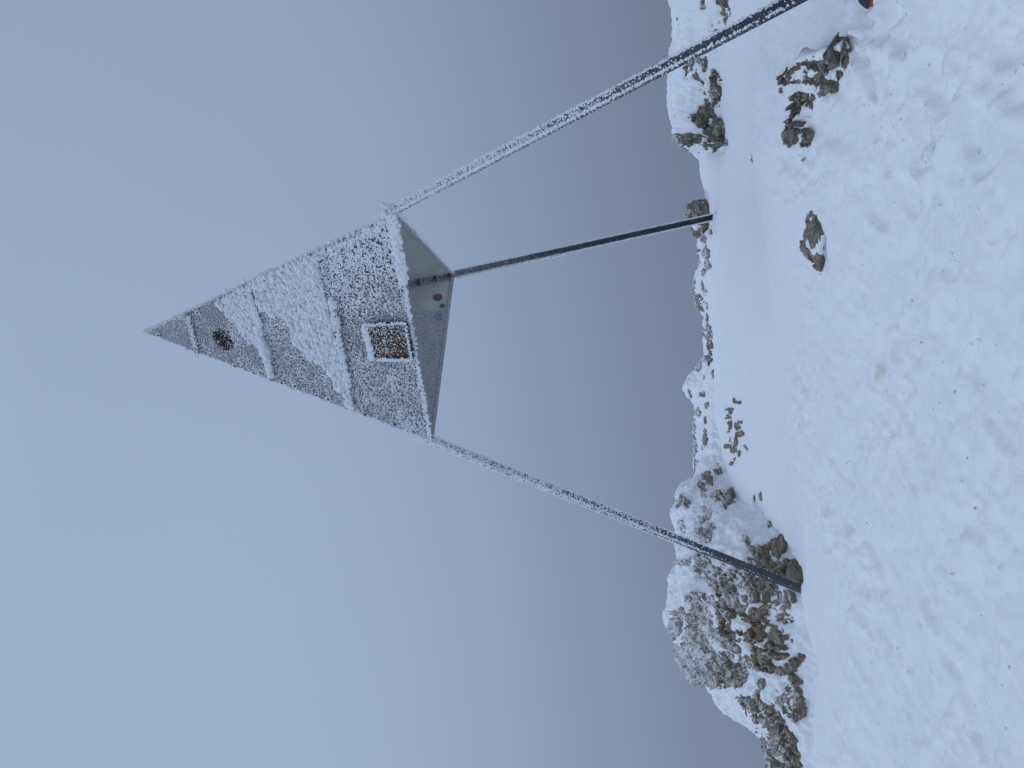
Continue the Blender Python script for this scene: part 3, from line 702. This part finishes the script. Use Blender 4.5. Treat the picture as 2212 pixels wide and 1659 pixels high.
# the two slanting edges
outR = norm(np.cross(nF, Rc - A)); outR = outR if outR @ (Rc - Lc) > 0 else -outR
outL = norm(np.cross(nF, Lc - A)); outL = outL if outL @ (Lc - Rc) > 0 else -outL
strip('rime_edge', A, Rc, 1500, .012, .0085, outR, nF, 1.5)
strip('rime_edge', edge_pt(A, Rc, .35) - outR * .04 + nF * .02, Rc - outR * .04 + nF * .02, 520, .020, .0105, nF, outL, 2.0)
strip('rime_edge', A, Lc, 1100, .010, .0065, outL, nF, 1.3)
strip('rime_edge', A + norm(Rc - A) * .01, edge_pt(A, Rc, .2) + norm(Lc - A) * .03, 160, .012, .008, nF, growdir, 1.3)
lumps('rime_edge', Rleg + rng.normal(size=(110, 3)) * .022, toeye(Rleg), rng.uniform(.010, .018, 110), 1.3, pyr, 2)
dn = norm(Rc - A) * .026
strip('rime_edge', edge_pt(Rc, Bc, .0) + dn, edge_pt(Rc, Bc, .66) + dn * .4, 2300, .024, .0135, -nRB * .4 + toeye(Rc) * .6, None, 1.2)
strip('rime_edge', edge_pt(Rc, Bc, .5) + dn * .6, edge_pt(Rc, Bc, 1.0) + dn * .4, 500, .009, .009, -nRB * .4 + toeye(Rc) * .6, None, 1.2)
strip('rime_edge', Lc, Bc, 750, .006, .006, toeye(Lc), None, 1.2)
# around the bolts
for x, y in ((405, 752), (510, 788), (551, 803), (612, 825), (640, 832), (712, 860), (757, 874), (560, 640), (430, 673), (345, 722)):
    c = face_pt(x, y, .02); a = rng.random(16) * 6.28; e1 = norm(np.cross(nF, [0, 0, 1])); e2 = np.cross(nF, e1)
    lumps('rime_ring', c + (e1 * np.cos(a)[:, None] + e2 * np.sin(a)[:, None]) * .019, nF, rng.uniform(.006, .009, 16), 1.2, pyr)
# plaque: rime on its face and a soft ridge round it
n = 850; uu, vv = rng.random(n), rng.random(n)
PP = ((1 - uu)[:, None] * ((1 - vv)[:, None] * pq[0] + vv[:, None] * pq[3]) + uu[:, None] * ((1 - vv)[:, None] * pq[1] + vv[:, None] * pq[2]))
bare = np.exp(-((uu - .72) / .35) ** 2 - ((vv - .93) / .10) ** 2) + .55 * np.exp(-((uu - .75) / .35) ** 2 - ((vv - .6) / .3) ** 2)
k = rng.random(n) > bare
lumps('rime_grains', (PP + po + nF * .004)[k], nF, rng.uniform(.0027, .005, n)[k], 1.3, pyr, 1, growdir, .9)
for i, sz, cnt in ((0, .0065, 170), (1, .0055, 150), (2, .0075, 190), (3, .012, 190)):
    strip('rime_bead', pq[i] + nF * .055, pq[(i + 1) % 4] + nF * .055, cnt, .006 if i < 3 else .010, sz, nF, None, 1.3)
# legs
def leg_rime(k, n, t0, t1, size, fade, t_edge):
    top, bot, d, e, sd, r = legs[k]; P0, P1 = (Rleg, low['R']) if k == 'R' else (Lleg, low['L']) if k == 'L' else (Bleg, low['B'])
    o, dd, d1, d2 = r; base = np.array(o.data.vertices[0].co[:]) + np.array(pyr.location) * 0
    L = np.linalg.norm(bot - top); start = float((P0 - top) @ d)
    t = rng.random(n) ** 1.0; t = t0 + (t1 - t0) * t
    keep = rng.random(n) < fade(t)
    f = rng.random(n); w = np.where(rng.random(n) < .55, 1, 2)
    edge = rng.random(n)
    wid = np.where(f < .62 * (1 - smooth(t_edge - .25, t_edge + .1, t)), rng.random(n), np.where(edge < .5, rng.normal(size=n) * .06, 1 + rng.normal(size=n) * .06))
    c = base + d * (start + t * np.linalg.norm(P1 - P0))[:, None]
    W1 = .047
    pos_ = c + np.where(w[:, None] == 1, d1, d2) * (wid * W1)[:, None]
    nn = np.where(w[:, None] == 1, -d2, -d1) if k != 'B' else np.where(w[:, None] == 1, d2, d1)
    pos_ = pos_ + nn * .004
    lumps('rime_leg', pos_[keep], nn[keep], (size * rng.uniform(.6, 1.35, n) * (1.1 - .45 * t))[keep], 1.4, pyr, 1, sd, 1.0)
def leg_rime_r(n):
    """nearest leg: mottled broad face, a white line of lumps on the ridge, a clean inner edge"""
    top, bot, d, e, sd, r = legs['R']; o, dd, d1, d2 = r; base = np.array(o.data.vertices[0].co[:])
    Ln = np.linalg.norm(low['R'] - Rleg); st = float((Rleg - top) @ d)
    def put(m, w, face, size, fade, nn, stretch=1.4):
        t = rng.random(m) * 1.04 - .04; k = rng.random(m) < fade(t); w = np.broadcast_to(w, (m,))
        c = base + d * (st + t * Ln)[:, None] + face * w[:, None] + nn * .003
        lumps('rime_leg', c[k], nn, (size * rng.uniform(.55, 1.35, m) * (1.1 - .3 * t))[k], stretch, pyr, 1, sd, 1.0)
    put(int(n * .5), rng.random(n // 2) * .050, d1, .0052, lambda t: np.clip(.72 - .70 * smooth(.25, .85, t), .03, 1), -d2)
    put(int(n * .2), .050 + rng.normal(size=int(n * .2)) * .004, d1, .0062, lambda t: np.clip(1.1 - .5 * t, 0, 1), norm(d1 * .8 - d2 * .4))
    put(int(n * .16), rng.normal(size=int(n * .16)) * .005, d2, .0075, lambda t: np.clip(1.05 - .75 * smooth(.5, 1.0, t), .1, 1), norm(-d1 - d2))
    put(int(n * .14), rng.random(int(n * .14)) * .038, d2, .0040, lambda t: np.clip(.9 - .8 * t, .03, 1), -d1)
leg_rime_r(7600)
leg_rime('L', 6200, -.03, .80, .0054, lambda t: np.clip(.74 - .25 * t, 0, 1) * (1 - smooth(.70, .80, t)), .75)
leg_rime('L', 400, .74, .98, .004, lambda t: np.clip(.8 - 2.5 * (t - .72), 0.03, 1) * .4, .7)
leg_rime('B', 2600, -.75, .98, .0042, lambda t: np.where(t < 0, .25, .4), .9)
# feathery rime on the two edges of the rear leg
for sg in (-1, 1):
    a = Bleg + sB * .031 * sg + eB * .042; b_ = low['B'] + sB * .031 * sg + eB * .042
    strip('rime_leg', a, a + (b_ - a) * .97, 1500, .005, .0062, sB * sg, None, 1.5)
strip('rime_leg', Bleg - sB * .04 + eB * .04, Bleg + dB * 1.1 - sB * .04 + eB * .04, 300, .012, .009, -sB, None, 1.5)

# ------------------------------------------------------------------ specks of rock dust lying on the snow
specks = [(1900, 812), (1912, 820), (1878, 700), (1935, 850), (1990, 740), (2013, 730), (1960, 650), (2030, 870), (1840, 580), (2080, 990), (2101, 1098), (1985, 960), (1860, 1130), (2170, 1480), (2130, 1530), (2105, 1330), (1990, 1215), (2048, 1240), (1820, 1000), (1795, 1040), (1745, 660), (1830, 760)]
c = [on_ground(*p) for p in specks]; c = np.array([(p[0], p[1], gz(p[0], p[1]) + .002) for p in c])
o = lumps('rock_specks', c, np.array([0, 0, 1.]), rng.uniform(.0018, .0038, len(c)), 1.4, None, 1, None, .8, m=M_ROCK_BROWN)
tag(o, 'dark specks of rock grit strewn over the foreground snow', 'grit')

# crumbs of kicked-up snow round the footprints
cx_, cy_, cs_ = [], [], []
for (x, y, l, w, r, d) in prints:
    c = on_ground(x, y); k = 14 if y < 400 else 7
    cx_ += list(c[0] + rng.normal(size=k) * .16); cy_ += list(c[1] + rng.normal(size=k) * .16); cs_ += list(rng.uniform(.003, .0075, k))
cx_, cy_ = np.array(cx_), np.array(cy_); cz_ = ground_z(cx_, cy_)
o = lumps('snow_crumbs', np.stack([cx_, cy_, cz_ + .001], 1), np.array([0, 0, 1.]), np.array(cs_), 1.25, None, 2, None, .75, m=M_CAP)
tag(o, 'loose crumbs of kicked snow round the footprints', 'snow')

# ------------------------------------------------------------------ the climber whose boot reaches into the picture
def plain(name, c, rough=.7, z_steps=None):
    m, t, b = mat(name); P, _ = pos(t)
    k = noise(t, 40, 4, .6, P)
    col = mixc(t, cramp(t, k, [(.3, (0, 0, 0)), (.7, (.35, .35, .35))]), c, tuple(min(1, v * 1.6 + .01) for v in c))
    if z_steps:
        z = N(t, 'ShaderNodeSeparateXYZ'); t.links.new(P, z.inputs[0])
        for h, cc in z_steps: col = mixc(t, mth(t, 'GREATER_THAN', z.outputs['Z'], h), col, cc)
    t.links.new(col, b.inputs['Base Color']); b.inputs['Roughness'].default_value = rough; return m
M_BOOT = plain('boot_black', (.012, .013, .018), .45); M_RED = plain('boot_red', (.42, .035, .035), .45); M_SOLE = plain('boot_sole', (.015, .015, .016), .8)
toe1 = on_ground(1886, 15, .03); toe2 = on_ground(1812, -6, .03)
feet = []
for tp in (toe1, toe2): feet.append(np.array([tp[0], tp[1], gz(tp[0] + .12, tp[1]) - .012]))
pel = (feet[0] + feet[1]) / 2 + np.array([.66, 0, 0]); zb = float(min(f[2] for f in feet))
M_CLOTH = plain('climber_clothing', (.02, .021, .025), .8, [(zb + .62, (.10, .018, .02)), (zb + 1.10, (.45, .27, .20))])
person = empty('person', (pel[0], pel[1], zb)); tag(person, 'seated person whose black and red boot tip pokes in beside the nearest leg', 'person')
def boot(f):
    L = .30; st = np.linspace(0, 1, 22); ang = np.linspace(0, 2 * math.pi, 20, endpoint=False)
    def half(s): return .052 * math.sqrt(max(0, 1 - (1 - min(s / .22, 1)) ** 2)) * (1 - .22 * smooth(.35, .6, s) + .05 * smooth(.6, .9, s)) * math.sqrt(max(0, 1 - max(0, (s - .86) / .14) ** 2))
    half = np.vectorize(half)
    top = .055 + .03 * smooth(.0, .22, st) + .10 * smooth(.3, .62, st)
    def loft(z0, zt, grow, lo, hi):
        sel = np.linspace(lo, hi, 22); V = []
        for s_ in sel:
            h = float(half(max(s_, .004))) * grow + .004; t_ = float(np.interp(s_, st, zt))
            for a in ang:
                cy, cz = math.cos(a), math.sin(a); cy = np.sign(cy) * abs(cy) ** .6; cz = np.sign(cz) * abs(cz) ** .6
                V.append((f[0] + s_ * L - (grow - 1) * .03, f[1] + cy * h, f[2] + z0 + (t_ - z0) * (cz * .5 + .5)))
        k = len(ang); F = [[i * k + j, i * k + (j + 1) % k, (i + 1) * k + (j + 1) % k, (i + 1) * k + j] for i in range(21) for j in range(k)]
        F += [list(range(k))[::-1], list(range(21 * k, 22 * k))]; return V, F
    V, F = loft(.02, top, 1.0, 0.0, .99); o = mesh('boot', V, F, M_BOOT, person)
    V, F = loft(0.0, np.full(22, .028), 1.12, 0.0, .99); mesh('sole', V, F, M_SOLE, o)
    V, F = loft(.026, np.full(22, .046), 1.08, 0.0, .5); mesh('toe_rand', V, F, M_RED, o)
for f in feet: boot(f)
# body: one skinned surface, facing the pyramid
sv, se, sr = [], [], []
def sk(p, r, parent=None):
    sv.append(tuple(p)); sr.append(r)
    if parent is not None: se.append((parent, len(sv) - 1))
    return len(sv) - 1
c0 = np.array([pel[0], pel[1], zb])
hip = sk(c0 + (0, 0, .55), (.15, .17)); chest = sk(c0 + (.05, 0, .80), (.13, .16), hip); sho = sk(c0 + (.08, 0, 1.00), (.12, .17), chest)
nk = sk(c0 + (.07, 0, 1.12), (.058, .058), sho); hd = sk(c0 + (.05, 0, 1.21), (.085, .075), nk); hd2 = sk(c0 + (.045, 0, 1.31), (.09, .08), hd); sk(c0 + (.06, 0, 1.38), (.05, .05), hd2)
for i_, f in enumerate(feet):
    sgn = 1 if f[1] > pel[1] else -1
    h = sk(c0 + (-.06, .10 * sgn, .52), (.095, .095), hip); kn = sk(np.array([f[0] + .27, f[1] * .6 + (pel[1] + .1 * sgn) * .4, zb + .56]), (.07, .07), h)
    an = sk(np.array([f[0] + .215, f[1], f[2] + .22]), (.062, .062), kn); sk(np.array([f[0] + .215, f[1], f[2] + .12]), (.058, .058), an)
    s1 = sk(c0 + (.08, .21 * sgn, .99), (.07, .07), sho); elb = sk(c0 + (.10, .27 * sgn, .74), (.05, .05), s1); wr = sk(c0 + (-.12, .22 * sgn, .685), (.036, .036), elb)
    pm = sk(c0 + (-.19, .20 * sgn, .665), (.036, .022), wr)
    for q_, (dx, dy) in enumerate(((-.085, .03), (-.095, .01), (-.09, -.01), (-.075, -.028))):
        f1 = sk(c0 + (-.19 + dx * .6, .20 * sgn + dy, .662), (.0095, .0095), pm); sk(c0 + (-.19 + dx, .20 * sgn + dy * 1.2, .648), (.008, .008), f1)
    f1 = sk(c0 + (-.215, .165 * sgn, .665), (.010, .010), pm); sk(c0 + (-.245, .15 * sgn, .655), (.009, .009), f1)
me = bpy.data.meshes.new('body'); me.from_pydata([tuple(np.array(v) - np.array(person.location)) for v in sv], se, []); me.update()
body = bpy.data.objects.new('body', me); COL.objects.link(body); body.parent = person; me.materials.append(M_CLOTH)
mo = body.modifiers.new('skin', 'SKIN'); mo.use_smooth_shade = True
for k_, r_ in enumerate(sr): me.skin_vertices[0].data[k_].radius = r_
me.skin_vertices[0].data[0].use_root = True
mo2 = body.modifiers.new('subdivision', 'SUBSURF'); mo2.levels = mo2.render_levels = 2
def blob(name, c, r, m, level=4, cut=None):
    V, F = ICO[level]; P = V * np.array(r)
    if cut is not None: P[:, 2] = np.maximum(P[:, 2], cut)
    return mesh(name, P + np.array(c), F, m, person)
blob('hat', c0 + (.055, 0, 1.32), (.112, .098, .105), M_BOOT, 4, -.02)
blob('nose', c0 + (-.055, 0, 1.26), (.02, .013, .022), M_CLOTH, 2)
for sg in (-1, 1): blob('eye', c0 + (-.028, .032 * sg, 1.29), (.012, .014, .008), M_BOOT, 2)
